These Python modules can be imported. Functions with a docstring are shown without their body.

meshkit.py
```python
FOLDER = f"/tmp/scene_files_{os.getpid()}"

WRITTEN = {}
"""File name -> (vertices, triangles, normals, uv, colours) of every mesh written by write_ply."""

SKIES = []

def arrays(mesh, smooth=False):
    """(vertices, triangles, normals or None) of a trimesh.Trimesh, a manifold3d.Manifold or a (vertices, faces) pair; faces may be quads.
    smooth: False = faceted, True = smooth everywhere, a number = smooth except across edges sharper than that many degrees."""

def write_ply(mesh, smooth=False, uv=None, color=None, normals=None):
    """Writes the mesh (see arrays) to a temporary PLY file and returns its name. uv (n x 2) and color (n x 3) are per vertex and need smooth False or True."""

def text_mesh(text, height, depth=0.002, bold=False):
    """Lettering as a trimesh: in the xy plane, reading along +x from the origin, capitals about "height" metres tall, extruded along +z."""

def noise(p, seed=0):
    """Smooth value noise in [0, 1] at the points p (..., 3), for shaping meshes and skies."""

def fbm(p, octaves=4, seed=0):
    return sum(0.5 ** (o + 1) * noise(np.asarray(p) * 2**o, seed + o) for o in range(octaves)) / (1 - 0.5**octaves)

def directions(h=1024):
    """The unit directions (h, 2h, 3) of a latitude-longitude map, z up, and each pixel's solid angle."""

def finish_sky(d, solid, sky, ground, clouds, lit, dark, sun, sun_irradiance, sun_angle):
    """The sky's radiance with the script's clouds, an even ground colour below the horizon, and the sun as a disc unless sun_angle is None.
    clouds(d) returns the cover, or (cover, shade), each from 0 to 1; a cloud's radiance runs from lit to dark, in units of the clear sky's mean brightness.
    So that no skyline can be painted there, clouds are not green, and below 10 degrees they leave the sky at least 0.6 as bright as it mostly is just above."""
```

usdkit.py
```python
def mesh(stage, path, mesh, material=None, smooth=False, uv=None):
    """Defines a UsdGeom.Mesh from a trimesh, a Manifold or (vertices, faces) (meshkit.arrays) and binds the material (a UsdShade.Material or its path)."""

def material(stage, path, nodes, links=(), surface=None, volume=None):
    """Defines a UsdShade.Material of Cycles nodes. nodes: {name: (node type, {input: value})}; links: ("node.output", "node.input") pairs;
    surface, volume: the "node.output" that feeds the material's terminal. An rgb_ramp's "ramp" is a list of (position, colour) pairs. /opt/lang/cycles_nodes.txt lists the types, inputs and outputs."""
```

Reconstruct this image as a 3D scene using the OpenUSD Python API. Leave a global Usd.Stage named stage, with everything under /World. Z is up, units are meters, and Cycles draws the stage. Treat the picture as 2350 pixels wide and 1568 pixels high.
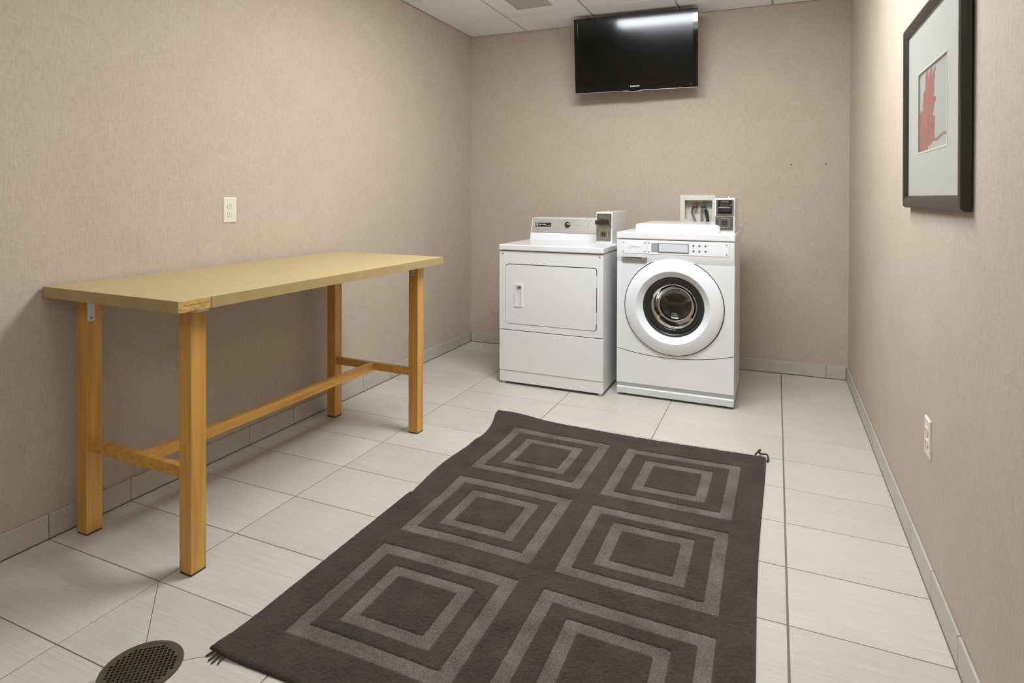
import math, random
import numpy as np, trimesh, usdkit, meshkit
import shapely
from shapely.geometry import Polygon, LineString, Point, box as sbox
from shapely import affinity
from shapely.ops import unary_union, split
from pxr import Usd, UsdGeom, UsdLux, UsdShade, Gf, Sdf

random.seed(7)
rng = np.random.default_rng(7)
stage = Usd.Stage.CreateInMemory()
UsdGeom.SetStageUpAxis(stage, UsdGeom.Tokens.z)
UsdGeom.SetStageMetersPerUnit(stage, 1.0)
world = UsdGeom.Xform.Define(stage, '/World')
stage.SetDefaultPrim(world.GetPrim())
UsdGeom.Scope.Define(stage, '/World/Looks')

# ------------------------------------------------------------------ camera
EXPOSURE = 1.30
LAMP_STRENGTH = {'far': 13.2, 'near': 1.7, 'rear': 3.0}
LAMP_COLOUR = (0.94, 0.98, 1.03)
CAM = (2.4453, 0.0, 1.2682)
F_PX, SHIFT_PX, PITCH, ROLL, YAW = 1384.25, -319.58, 0.0089, 0.0035, 0.4129
cam = UsdGeom.Camera.Define(stage, '/World/camera')
cam.CreateHorizontalApertureAttr(36.0)
cam.CreateVerticalApertureAttr(36.0 * 1568 / 2350)
cam.CreateFocalLengthAttr(36.0 * F_PX / 2350)
cam.CreateVerticalApertureOffsetAttr(36.0 * SHIFT_PX / 2350)
cam.CreateClippingRangeAttr(Gf.Vec2f(0.02, 100))
cam.CreateExposureAttr(EXPOSURE)
_R = np.array([math.cos(YAW), math.sin(YAW), 0]); _D = np.array([-math.sin(YAW), math.cos(YAW), 0]); _Z = np.array([0, 0, 1.0])
_Fw = math.cos(PITCH) * _D - math.sin(PITCH) * _Z
_U = math.sin(PITCH) * _D + math.cos(PITCH) * _Z
_r = _R * math.cos(ROLL) + _U * math.sin(ROLL)
_u = -_R * math.sin(ROLL) + _U * math.cos(ROLL)
cam.AddTransformOp().Set(Gf.Matrix4d(*_r, 0, *_u, 0, *(-_Fw), 0, *CAM, 1))

# ------------------------------------------------------------------ helpers
used = {}
def numbered(parent, name):
    key = parent + '/' + name
    n = used.get(key, 0); used[key] = n + 1
    return key if n == 0 else f'{key}_{n:03d}'

LOC = {}
def cd(prim, **kw):
    for k, v in kw.items():
        if v: prim.SetCustomDataByKey(k, v)

def thing(name, label, cat, loc=(0, 0, 0), rot=(0, 0, 0), group=None):
    path = numbered('/World', name)
    x = UsdGeom.Xform.Define(stage, path)
    x.AddTranslateOp().Set(Gf.Vec3d(*map(float, loc)))
    if any(rot): x.AddRotateXYZOp().Set(Gf.Vec3f(*map(float, rot)))
    cd(x.GetPrim(), label=label, category=cat, group=group)
    LOC[path] = np.array(loc, float)
    return path

def structure(name):
    path = numbered('/World', name)
    x = UsdGeom.Xform.Define(stage, path)
    cd(x.GetPrim(), kind='structure')
    LOC[path] = np.zeros(3)
    return path

def part(name, mesh, mat, parent, label=None, smooth=35, local=False, kind=None):
    """One mesh prim. World coordinates unless local=True (then in the thing's own frame)."""
    path = numbered(parent, name)
    root = '/'.join(parent.split('/')[:3])
    if hasattr(mesh, 'to_mesh'):
        mm = mesh.to_mesh(); mesh = trimesh.Trimesh(mm.vert_properties[:, :3], mm.tri_verts, process=False)
    mesh = mesh.copy()
    if not local: mesh.apply_translation(-LOC[root])
    p = usdkit.mesh(stage, path, mesh, M[mat], smooth=smooth)
    cd(p.GetPrim(), label=label, kind=kind)
    return path

def solo(name, mesh, mat, label, cat, group=None, smooth=35, kind=None, loc=None):
    path = numbered('/World', name)
    c = np.array(loc if loc is not None else (*mesh.bounds.mean(0)[:2], mesh.bounds[0][2]), float)
    m = mesh.copy(); m.apply_translation(-c)
    p = usdkit.mesh(stage, path, m, M[mat], smooth=smooth)
    UsdGeom.Xformable(p).AddTranslateOp().Set(Gf.Vec3d(*c))
    cd(p.GetPrim(), label=label, category=cat, group=group, kind=kind)
    return path

_oct = trimesh.Trimesh([[1,0,0],[-1,0,0],[0,1,0],[0,-1,0],[0,0,1],[0,0,-1]],
    [[0,2,4],[2,1,4],[1,3,4],[3,0,4],[2,0,5],[1,2,5],[3,1,5],[0,3,5]], process=False)
_sph = {}
def _ball(n):
    if n not in _sph:
        m = _oct
        for _ in range(n): m = m.subdivide()
        v = np.unique(np.round(m.vertices, 6), axis=0)
        _sph[n] = v / np.linalg.norm(v, axis=1, keepdims=True)
    return _sph[n]

def rbox(x0, x1, y0, y1, z0, z1, r=0.003, n=1):
    r = min(r, (x1-x0)/2.001, (y1-y0)/2.001, (z1-z0)/2.001)
    b = _ball(n) * r
    pts = [b + np.array([x, y, z]) for x in (x0+r, x1-r) for y in (y0+r, y1-r) for z in (z0+r, z1-r)]
    return trimesh.convex.convex_hull(np.vstack(pts))

def bx(x0, x1, y0, y1, z0, z1):
    m = trimesh.creation.box((x1-x0, y1-y0, z1-z0)); m.apply_translation(((x0+x1)/2, (y0+y1)/2, (z0+z1)/2)); return m

def T(m, A, t=(0, 0, 0)):
    X = np.eye(4); X[:3, :3] = A; X[:3, 3] = t; m = m.copy(); m.apply_transform(X); return m
XZ = np.array([[1, 0, 0], [0, 0, -1], [0, 1, 0]], float)
YZ = np.array([[0, 0, 1], [1, 0, 0], [0, 1, 0]], float)
def polys(p): return list(p.geoms) if hasattr(p, 'geoms') else [p]
def extr(p, h): return trimesh.util.concatenate([trimesh.creation.extrude_polygon(g, h, engine='earcut') for g in polys(p) if g.area > 1e-9])
def ext_xz(p, y0, y1): return T(extr(p, y1-y0), XZ, (0, y1, 0))      # polygon (x,z), y0..y1
def ext_yz(p, x0, x1): return T(extr(p, x1-x0), YZ, (x0, 0, 0))      # polygon (y,z), x0..x1
def ext_xy(p, z0, z1): m = extr(p, z1-z0); m.apply_translation((0, 0, z0)); return m
def rrect(x0, x1, z0, z1, r=0.01): return sbox(x0+r, z0+r, x1-r, z1-r).buffer(r, quad_segs=6)
def cat(*ms): return trimesh.util.concatenate(list(ms))
def lathe_y(profile, cx, cy, cz, n=64):
    """profile: (radius, towards the viewer = -y)"""
    m = trimesh.creation.revolve(np.array(profile, float), sections=n)
    return T(m, XZ, (cx, cy, cz))
def cyl_y(x, z, y0, y1, r, n=24):
    return ext_xz(Point(x, z).buffer(r, quad_segs=n//4), y0, y1)
def cyl_z(x, y, z0, z1, r, n=24): return ext_xy(Point(x, y).buffer(r, quad_segs=n//4), z0, z1)
def tube(points, r, sides=10, smooth=True):
    p = np.asarray(points, float)
    if smooth and len(p) > 2:
        from scipy.interpolate import CubicSpline
        t = np.r_[0, np.cumsum(np.linalg.norm(np.diff(p, axis=0), axis=1))]
        p = CubicSpline(t, p)(np.linspace(0, t[-1], 10 * len(p)))
    t = np.gradient(p, axis=0); t /= np.linalg.norm(t, axis=1, keepdims=True)
    a = np.cross(t[0], [0.3, 0.9, 0.2]); a /= np.linalg.norm(a); fr = []
    for k in range(len(p)):
        a = a - t[k] * (a @ t[k]); a /= np.linalg.norm(a); fr.append(a)
    A = np.array(fr); B = np.cross(t, A); g = np.arange(sides) * 2 * np.pi / sides
    v = (p[:, None] + r * (np.cos(g)[None, :, None] * A[:, None] + np.sin(g)[None, :, None] * B[:, None])).reshape(-1, 3)
    f = []
    for i in range(len(p)-1):
        for j in range(sides):
            a0, b0 = i*sides+j, i*sides+(j+1) % sides
            f += [[a0, b0, b0+sides], [a0, b0+sides, a0+sides]]
    n = len(v); v = np.vstack([v, p[0], p[-1]])
    for j in range(sides):
        f += [[n, (j+1) % sides, j], [n+1, n-sides+j, n-sides+(j+1) % sides]]
    return trimesh.Trimesh(v, f, process=False)
def boolean(a, b):
    import manifold3d as m3
    def mf(t):
        t = trimesh.Trimesh(t.vertices, t.faces); t.merge_vertices()
        return m3.Manifold(m3.Mesh(np.asarray(t.vertices, np.float32), np.asarray(t.faces, np.uint32)))
    o = mf(a) - mf(b); mm = o.to_mesh()
    return trimesh.Trimesh(mm.vert_properties[:, :3], mm.tri_verts, process=False)
def text_xz(s, h, x, y, z, bold=False, depth=0.0006, width=None):
    """lettering on a face that looks to -y; x,z = lower left, capitals h tall"""
    m = meshkit.text_mesh(s, h, depth, bold)
    if width: m.apply_scale((width / m.extents[0], 1, 1)); 
    m.apply_translation((-m.bounds[0][0], 0, 0))
    return T(m, XZ, (x, y, z))

# ------------------------------------------------------------------ materials
M = {}
def simple(name, col, rough=0.5, metal=0.0, vary=0.0, scale=(30, 30, 30), bump=0.0, bscale=None, **kw):
    n = {'p': ('principled_bsdf', {'base_color': col, 'roughness': rough, 'metallic': metal, **kw})}; l = []
    if vary or bump:
        n['tc'] = ('texture_coordinate', {}); n['mp'] = ('mapping', {'scale': scale}); n['n'] = ('noise_texture', {'scale': 1.0, 'detail': 4.0})
        l += [('tc.object', 'mp.vector'), ('mp.vector', 'n.vector')]
    if vary:
        n['r'] = ('rgb_ramp', {'ramp': [(0.25, [c * (1 - vary) for c in col]), (0.75, [min(1, c * (1 + vary)) for c in col])]})
        l += [('n.fac', 'r.fac'), ('r.color', 'p.base_color')]
    if bump:
        n['b'] = ('bump', {'strength': bump, 'distance': 0.002}); l += [('n.fac', 'b.height'), ('b.normal', 'p.normal')]
    M[name] = usdkit.material(stage, '/World/Looks/' + name, n, l, surface='p.BSDF')

# wallpaper: fine vertical slubs with a fainter cross weave, all real pattern of the paper
M['wallpaper'] = usdkit.material(stage, '/World/Looks/wallpaper', {
    'g': ('geometry', {}),
    'm1': ('mapping', {'scale': (330, 330, 28)}), 'n1': ('noise_texture', {'scale': 1.0, 'detail': 3.0, 'roughness': 0.6}),
    'm2': ('mapping', {'scale': (50, 50, 380)}), 'n2': ('noise_texture', {'scale': 1.0, 'detail': 2.0}),
    'n3': ('noise_texture', {'scale': 5.0, 'detail': 3.0}),
    'a': ('math', {'math_type': 'multiply_add', 'value2': 0.42}), 'b': ('math', {'math_type': 'multiply_add', 'value2': 0.16}), 'c0': ('math', {'math_type': 'multiply', 'value2': 0.66}),
    'r': ('rgb_ramp', {'ramp': [(0.30, (0.370, 0.300, 0.225)), (0.62, (0.490, 0.410, 0.325)), (0.94, (0.590, 0.510, 0.420))]}),
    'bp': ('bump', {'strength': 0.25, 'distance': 0.0006}),
    'p': ('principled_bsdf', {'roughness': 0.75, 'specular_ior_level': 0.25}),
}, [('g.position', 'm1.vector'), ('m1.vector', 'n1.vector'), ('g.position', 'm2.vector'), ('m2.vector', 'n2.vector'), ('g.position', 'n3.vector'),
    ('n1.fac', 'c0.value1'), ('n2.fac', 'a.value1'), ('c0.value', 'a.value3'), ('n3.fac', 'b.value1'), ('a.value', 'b.value3'),
    ('b.value', 'r.fac'), ('r.color', 'p.base_color'), ('b.value', 'bp.height'), ('bp.normal', 'p.normal')], surface='p.BSDF')

def tile_mat(name, c0, c1, rough, sc):
    M[name] = usdkit.material(stage, '/World/Looks/' + name, {
        'g': ('geometry', {}), 'o': ('object_info', {}), 'k': ('vector_math', {'math_type': 'add'}), 'cx': ('combine_xyz', {}), 'mm': ('math', {'math_type': 'multiply', 'value2': 37.0}),
        'm1': ('mapping', {'scale': sc}), 'n1': ('noise_texture', {'scale': 1.0, 'detail': 5.0, 'roughness': 0.65}),
        'n2': ('noise_texture', {'scale': 3.0, 'detail': 2.0}),
        'a': ('math', {'math_type': 'multiply_add', 'value2': 0.25}), 'c': ('math', {'math_type': 'multiply', 'value2': 0.75}),
        'r': ('rgb_ramp', {'ramp': [(0.32, c0), (0.68, c1)]}), 'bp': ('bump', {'strength': 0.12, 'distance': 0.0004}),
        'hv': ('hsv', {}), 'vr': ('map_range', {'to_min': 0.95, 'to_max': 1.04}),
        'p': ('principled_bsdf', {'roughness': rough, 'specular_ior_level': 0.45})},
        [('o.random', 'mm.value1'), ('mm.value', 'cx.z'), ('g.position', 'k.vector1'), ('cx.vector', 'k.vector2'), ('k.vector', 'm1.vector'), ('m1.vector', 'n1.vector'), ('k.vector', 'n2.vector'),
         ('n1.fac', 'c.value1'), ('n2.fac', 'a.value1'), ('c.value', 'a.value3'), ('a.value', 'r.fac'), ('o.random', 'vr.value'), ('vr.result', 'hv.value'), ('r.color', 'hv.color'), ('hv.color', 'p.base_color'),
         ('a.value', 'bp.height'), ('bp.normal', 'p.normal')], surface='p.BSDF')
tile_mat('floor_tile', (0.475, 0.44, 0.38), (0.605, 0.57, 0.50), 0.34, (5, 210, 30))
tile_mat('base_tile', (0.43, 0.39, 0.33), (0.52, 0.48, 0.415), 0.40, (6, 6, 200))
simple('grout', (0.17, 0.15, 0.125), 0.9, vary=0.15, scale=(60, 60, 60))
simple('base_grout', (0.24, 0.21, 0.175), 0.9)
simple('ceiling_tile', (0.90, 0.915, 0.93), 0.9, vary=0.05, scale=(140, 140, 140), bump=0.3)
simple('ceiling_bar', (0.52, 0.52, 0.50), 0.6)
simple('dark_void', (0.02, 0.02, 0.02), 0.9)
simple('wall_angle', (0.50, 0.47, 0.42), 0.6)
simple('vent_paint', (0.50, 0.49, 0.475), 0.5)
simple('appliance', (0.75, 0.75, 0.745), 0.28, vary=0.01, scale=(3, 3, 3), coat_weight=0.25, coat_roughness=0.15)
simple('appliance_cool', (0.77, 0.785, 0.80), 0.25, coat_weight=0.3, coat_roughness=0.12)
simple('kick_grey', (0.62, 0.645, 0.65), 0.4)
simple('white_plastic', (0.79, 0.79, 0.78), 0.35)
simple('ivory_plastic', (0.72, 0.68, 0.58), 0.4)
simple('box_plastic', (0.72, 0.70, 0.61), 0.5)
simple('slot_dark', (0.12, 0.105, 0.085), 0.7)
simple('silver_panel', (0.50, 0.475, 0.44), 0.38, metal=0.55, vary=0.04, scale=(4, 4, 200))
simple('silver_trim', (0.55, 0.545, 0.51), 0.3, metal=0.8)
simple('black_plastic', (0.012, 0.011, 0.010), 0.35)
simple('print_grey', (0.36, 0.36, 0.34), 0.6)
simple('print_dark', (0.10, 0.105, 0.11), 0.5)
simple('print_white', (0.75, 0.74, 0.71), 0.5)
simple('chrome', (0.66, 0.66, 0.66), 0.18, metal=1.0)
simple('steel_dark', (0.21, 0.205, 0.19), 0.35, metal=0.85, vary=0.15, scale=(120, 8, 8))
simple('steel_bronze', (0.36, 0.32, 0.26), 0.34, metal=0.85, vary=0.2, scale=(60, 60, 60))
simple('slide_metal', (0.05, 0.048, 0.045), 0.35, metal=0.6)
simple('screw_steel', (0.30, 0.29, 0.28), 0.35, metal=0.9)
simple('rubber', (0.018, 0.018, 0.017), 0.45)
simple('drum_steel', (0.27, 0.265, 0.245), 0.25, metal=1.0)
simple('handle_shade', (0.18, 0.17, 0.15), 0.45)
simple('lcd_grey', (0.32, 0.325, 0.31), 0.25)
simple('lcd_pale', (0.60, 0.63, 0.66), 0.08, vary=0.06, scale=(20, 20, 40))
simple('door_ring', (0.79, 0.795, 0.80), 0.25, coat_weight=0.3, coat_roughness=0.1)
simple('tv_gloss', (0.006, 0.006, 0.006), 0.05)
simple('tv_back', (0.012, 0.012, 0.012), 0.4)
simple('tv_screen', (0.004, 0.004, 0.0036), 0.10)
simple('led_red', (0.25, 0.01, 0.015), 0.4)
simple('frame_wood', (0.022, 0.018, 0.012), 0.34, vary=0.25, scale=(6, 60, 60))
simple('mat_board', (0.515, 0.515, 0.485), 0.6)
simple('mat_bevel', (0.70, 0.69, 0.62), 0.6)
simple('print_paper', (0.42, 0.43, 0.41), 0.5)
simple('leaf_red', (0.31, 0.085, 0.07), 0.6, vary=0.35, scale=(3, 50, 16))
simple('leaf_stem', (0.26, 0.13, 0.11), 0.6)
simple('zinc', (0.62, 0.62, 0.60), 0.4, metal=0.4)
simple('foot_black', (0.02, 0.018, 0.015), 0.6)
simple('valve_red', (0.13, 0.025, 0.02), 0.4)
simple('valve_blue', (0.02, 0.055, 0.08), 0.4)
simple('brass', (0.40, 0.30, 0.10), 0.35, metal=0.9)
simple('hose_braid', (0.25, 0.255, 0.25), 0.4, metal=0.5, vary=0.3, scale=(300, 300, 300))
simple('hose_black', (0.02, 0.02, 0.019), 0.4)
simple('cable_white', (0.60, 0.60, 0.58), 0.5)
simple('nail', (0.05, 0.045, 0.04), 0.5, metal=0.6)
simple('drain_bronze', (0.145, 0.125, 0.085), 0.42, metal=0.55, vary=0.12, scale=(40, 40, 40))
simple('door_paint', (0.45, 0.40, 0.34), 0.5)
# laminate top and its edging
simple('laminate', (0.48, 0.375, 0.175), 0.42, vary=0.05, scale=(40, 6, 40))
simple('laminate_edge', (0.38, 0.275, 0.115), 0.4, vary=0.10, scale=(14, 14, 14))
simple('chipboard', (0.52, 0.31, 0.09), 0.8, vary=0.45, scale=(70, 70, 150), bump=0.6)
M['wood'] = usdkit.material(stage, '/World/Looks/wood', {
    'tc': ('texture_coordinate', {}), 'o': ('object_info', {}), 'cx': ('combine_xyz', {}), 'mm': ('math', {'math_type': 'multiply', 'value2': 9.0}), 'k': ('vector_math', {'math_type': 'add'}),
    'm1': ('mapping', {'scale': (45, 45, 2.2)}), 'n1': ('noise_texture', {'scale': 1.0, 'detail': 5.0, 'roughness': 0.6, 'distortion': 0.4}),
    'r': ('rgb_ramp', {'ramp': [(0.30, (0.47, 0.22, 0.038)), (0.52, (0.60, 0.31, 0.062)), (0.75, (0.68, 0.375, 0.095))]}),
    'p': ('principled_bsdf', {'roughness': 0.36, 'coat_weight': 0.15, 'coat_roughness': 0.25})},
    [('o.random', 'mm.value1'), ('mm.value', 'cx.x'), ('tc.object', 'k.vector1'), ('cx.vector', 'k.vector2'), ('k.vector', 'm1.vector'), ('m1.vector', 'n1.vector'), ('n1.fac', 'r.fac'), ('r.color', 'p.base_color')], surface='p.BSDF')
M['wood_rail'] = usdkit.material(stage, '/World/Looks/wood_rail', {
    'tc': ('texture_coordinate', {}), 'm1': ('mapping', {'scale': (30, 3.0, 50)}), 'n1': ('noise_texture', {'scale': 1.0, 'detail': 5.0, 'roughness': 0.6}),
    'r': ('rgb_ramp', {'ramp': [(0.30, (0.47, 0.22, 0.038)), (0.52, (0.60, 0.31, 0.062)), (0.75, (0.68, 0.375, 0.095))]}),
    'p': ('principled_bsdf', {'roughness': 0.36, 'coat_weight': 0.15, 'coat_roughness': 0.25})},
    [('tc.object', 'm1.vector'), ('m1.vector', 'n1.vector'), ('n1.fac', 'r.fac'), ('r.color', 'p.base_color')], surface='p.BSDF')
def pile(name, c0, c1, sc):
    M[name] = usdkit.material(stage, '/World/Looks/' + name, {
        'g': ('geometry', {}), 'n1': ('noise_texture', {'scale': sc, 'detail': 3.0, 'roughness': 0.7}), 'n2': ('noise_texture', {'scale': 9.0, 'detail': 3.0}),
        'a': ('math', {'math_type': 'multiply_add', 'value2': 0.30}), 'c': ('math', {'math_type': 'multiply', 'value2': 0.70}),
        'r': ('rgb_ramp', {'ramp': [(0.36, c0), (0.64, c1)]}), 'bp': ('bump', {'strength': 0.9, 'distance': 0.004}),
        'p': ('principled_bsdf', {'roughness': 0.95, 'specular_ior_level': 0.1, 'sheen_weight': 0.12, 'sheen_roughness': 0.5})},
        [('g.position', 'n1.vector'), ('g.position', 'n2.vector'), ('n1.fac', 'c.value1'), ('n2.fac', 'a.value1'), ('c.value', 'a.value3'), ('a.value', 'r.fac'), ('r.color', 'p.base_color'), ('n1.fac', 'bp.height'), ('bp.normal', 'p.normal')], surface='p.BSDF')
pile('pile_dark', (0.026, 0.0195, 0.0155), (0.082, 0.063, 0.052), 280)
pile('pile_light', (0.050, 0.041, 0.036), (0.215, 0.182, 0.160), 280)
for k, s in LAMP_STRENGTH.items():
    M['lamp_' + k] = usdkit.material(stage, '/World/Looks/lamp_' + k, {'e': ('emission', {'color': LAMP_COLOUR, 'strength': s})}, surface='e.emission')
simple('door_glass', (0.74, 0.77, 0.73), 0.0, transmission_weight=1.0, ior=1.5)
M['picture_glass'] = usdkit.material(stage, '/World/Looks/picture_glass', {
    'f': ('fresnel', {'IOR': 1.3}), 'ge': ('geometry', {}), 'iv': ('math', {'math_type': 'subtract', 'value1': 1.0}), 'k': ('math', {'math_type': 'multiply'}),
    't': ('transparent_bsdf', {'color': (0.97, 0.98, 0.97)}), 'g': ('glossy_bsdf', {'roughness': 0.2, 'color': (1, 1, 1)}), 'm': ('mix_closure', {})},
    [('ge.backfacing', 'iv.value2'), ('f.fac', 'k.value1'), ('iv.value', 'k.value2'), ('k.value', 'm.fac'), ('t.BSDF', 'm.closure1'), ('g.BSDF', 'm.closure2')], surface='m.closure')

# ------------------------------------------------------------------ the room
YF, ZC = -2.75, 2.662                      # wall behind the camera, ceiling height
XL, XR = -0.010, 2.910                     # side wall surfaces; the base tiles stand 10 mm proud
YB = lambda x: 4.6954 + 0.02398 * x        # face of the base tiles along the far wall
room = Polygon([(XL, YF), (XR, YF), (XR, YB(XR) + .010), (XL, YB(XL) + .010)])
BOX = (1.773, 2.027, 1.080, 1.287)         # supply box cut into the far wall
def wall(name, mesh, m='wallpaper'):
    p = numbered('/World', name); q = usdkit.mesh(stage, p, mesh, M[m], smooth=False); cd(q.GetPrim(), kind='structure')
wall('wall_left', bx(XL - .12, XL, YF - .12, YB(XL) + .13, -.05, ZC + .15))
wall('wall_right', bx(XR, XR + .12, YF - .12, YB(XR) + .13, -.05, ZC + .15))
wb = ext_xy(Polygon([(XL, YB(XL) + .010), (XR, YB(XR) + .010), (XR, YB(XR) + .15), (XL, YB(XL) + .15)]), -.05, ZC + .15)
wb = boolean(wb, bx(BOX[0] + .03, BOX[1] - .017, 4.5, 4.84, BOX[2] + .022, BOX[3] - .035))
wall('wall_back', wb)
wall('wall_front', bx(XL, XR, YF - .12, YF, -.05, ZC + .15))

# floor: 24 x 12 inch tiles in a stacked grid over a grout bed, four of them cut to a round drain
fl = structure('floor')
part('grout_bed', ext_xy(room.buffer(.004).difference(Point(0.892, 1.075).buffer(.096)), -.05, -.0016), 'grout', fl, smooth=False)
gx = [-0.6, 0.5925, 1.2235, 1.8545, 2.4854, 3.2]
GY0, GP = 1.0353, 0.3079
DR = (0.892, 1.075, 0.100)
inner = Polygon([(0.0015, YF + .003), (2.8985, YF + .003), (2.8985, YB(2.9) - .0015), (0.0015, YB(0) - .0015)])
g = 0.0021
def tile_mesh(poly, top=0.0):
    b = 0.0006
    if len(poly.exterior.coords) == 5 and not poly.interiors:
        a = list(poly.exterior.coords)[:-1]; i = list(poly.buffer(-b, join_style=2).exterior.coords)[:-1]
        if len(i) == 4:
            pts = [(*p, -.03) for p in a] + [(*p, top - b) for p in a] + [(*p, top) for p in i]
            return trimesh.convex.convex_hull(np.array(pts))
    return ext_xy(poly, -.03, top)
drain_disc = Point(DR[:2]).buffer(DR[2] + .0015, quad_segs=24)
cuts = unary_union([LineString([c, DR[:2]]).buffer(.0011) for c in ((.5925, 1.343), (1.2235, 1.343), (.5925, .7274), (1.2235, .7274))])
for j in range(-13, 13):
    for i in range(5):
        gl, gr = g * (1.6 if i == 4 else 1), g * (1.6 if i == 3 else 1)
        y0, y1 = GY0 + j * GP, GY0 + (j + 1) * GP
        p = sbox(gx[i] + gl, y0 + g * .8, gx[i + 1] - gr, y1 - g * .8).intersection(inner)
        if p.is_empty or p.area < 1e-4: continue
        top = rng.normal(0, .00012)
        if i == 1 and j in (-1, 0):
            p = p.difference(drain_disc).difference(cuts)
            for q in polys(p): part('tile', tile_mesh(q), 'floor_tile', fl, smooth=20)
        else:
            part('tile', tile_mesh(p, top), 'floor_tile', fl, smooth=20)

# base tiles round the room
BH = 0.093
def base(name, pieces, backing):
    b = structure(name)
    part('grout_bed', backing, 'base_grout', b, smooth=False)
    for m in pieces: part('tile', m, 'base_tile', b)
jo = [GY0 + k * GP for k in range(-12, 12)]
def side_pieces(x0, x1, yend):
    out = []; e = [YF] + [y for y in jo if YF + .03 < y < yend - .04] + [yend]
    for a, b in zip(e[:-1], e[1:]): out.append(rbox(x0, x1, a + .0014, b - .0014, .002, BH, .003))
    return out
base('baseboard_left', side_pieces(XL + .001, 0.0, YB(0) - .0005), bx(XL, -.0028, YF, YB(0), .0, BH - .003))
base('baseboard_right', side_pieces(2.9, XR - .001, YB(2.9) - .0005), bx(2.9028, XR, YF, YB(2.9), .0, BH - .003))
th = math.degrees(math.atan(.02398))
pcs = []
bj = [0.0, 0.30, 0.93, 1.54, 2.15, 2.776, 2.9]
for a, b in zip(bj[:-1], bj[1:]):
    m = rbox(a + .0014, b - .0014, 0, .009, .002, BH, .003)
    m.apply_transform(trimesh.transformations.rotation_matrix(math.radians(th), (0, 0, 1))); m.apply_translation((0, YB(0), 0)); pcs.append(m)
m = bx(0.0, 2.9, .0028, .010, 0, BH - .003); m.apply_transform(trimesh.transformations.rotation_matrix(math.radians(th), (0, 0, 1))); m.apply_translation((0, YB(0), 0))
base('baseboard_back', pcs, m)
base('baseboard_front', [rbox(a + .0014, a + .6086, YF + .001, YF + .010, .002, BH, .003) for a in np.arange(.02, 2.4, .61)], bx(0.0, 2.9, YF, YF + .007, 0, BH - .003))

# ceiling: lay-in tiles over recessed bars
ce = structure('ceiling')
part('deck', ext_xy(room.buffer(.004), ZC + .10, ZC + .14), 'dark_void', ce, smooth=False)
cxs = [XL, .514, 1.1465, 1.779, 2.4115, XR]
cys = [4.29 - .6175 * k for k in range(12)]; cys = [y for y in cys if y > YF + .05]
ysp = [YF] + cys[::-1] + [4.9]
croom = room.buffer(-.012, join_style=2)
LAMPS = {(2, 4.29 - .6175 * 3): 'far', (2, 4.29 - .6175 * 6): 'near', (2, 4.29 - .6175 * 9): 'rear'}   # left cell and lower edge y of a fixture two cells wide
skip = {}
for (i, y), k in LAMPS.items(): skip[(i, round(y, 3))] = k; skip[(i + 1, round(y, 3))] = k
HG = .0075
def bevel_slab(poly, z0, z1, b=.004):
    i = poly.buffer(-b, join_style=2)
    if poly.geom_type != 'Polygon' or len(i.exterior.coords) != len(poly.exterior.coords): return ext_xy(poly, z0, z1)
    return trimesh.convex.convex_hull(np.array([(*p, z1) for p in poly.exterior.coords] + [(*p, z0 + b) for p in poly.exterior.coords] + [(*p, z0) for p in i.exterior.coords]))
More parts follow.
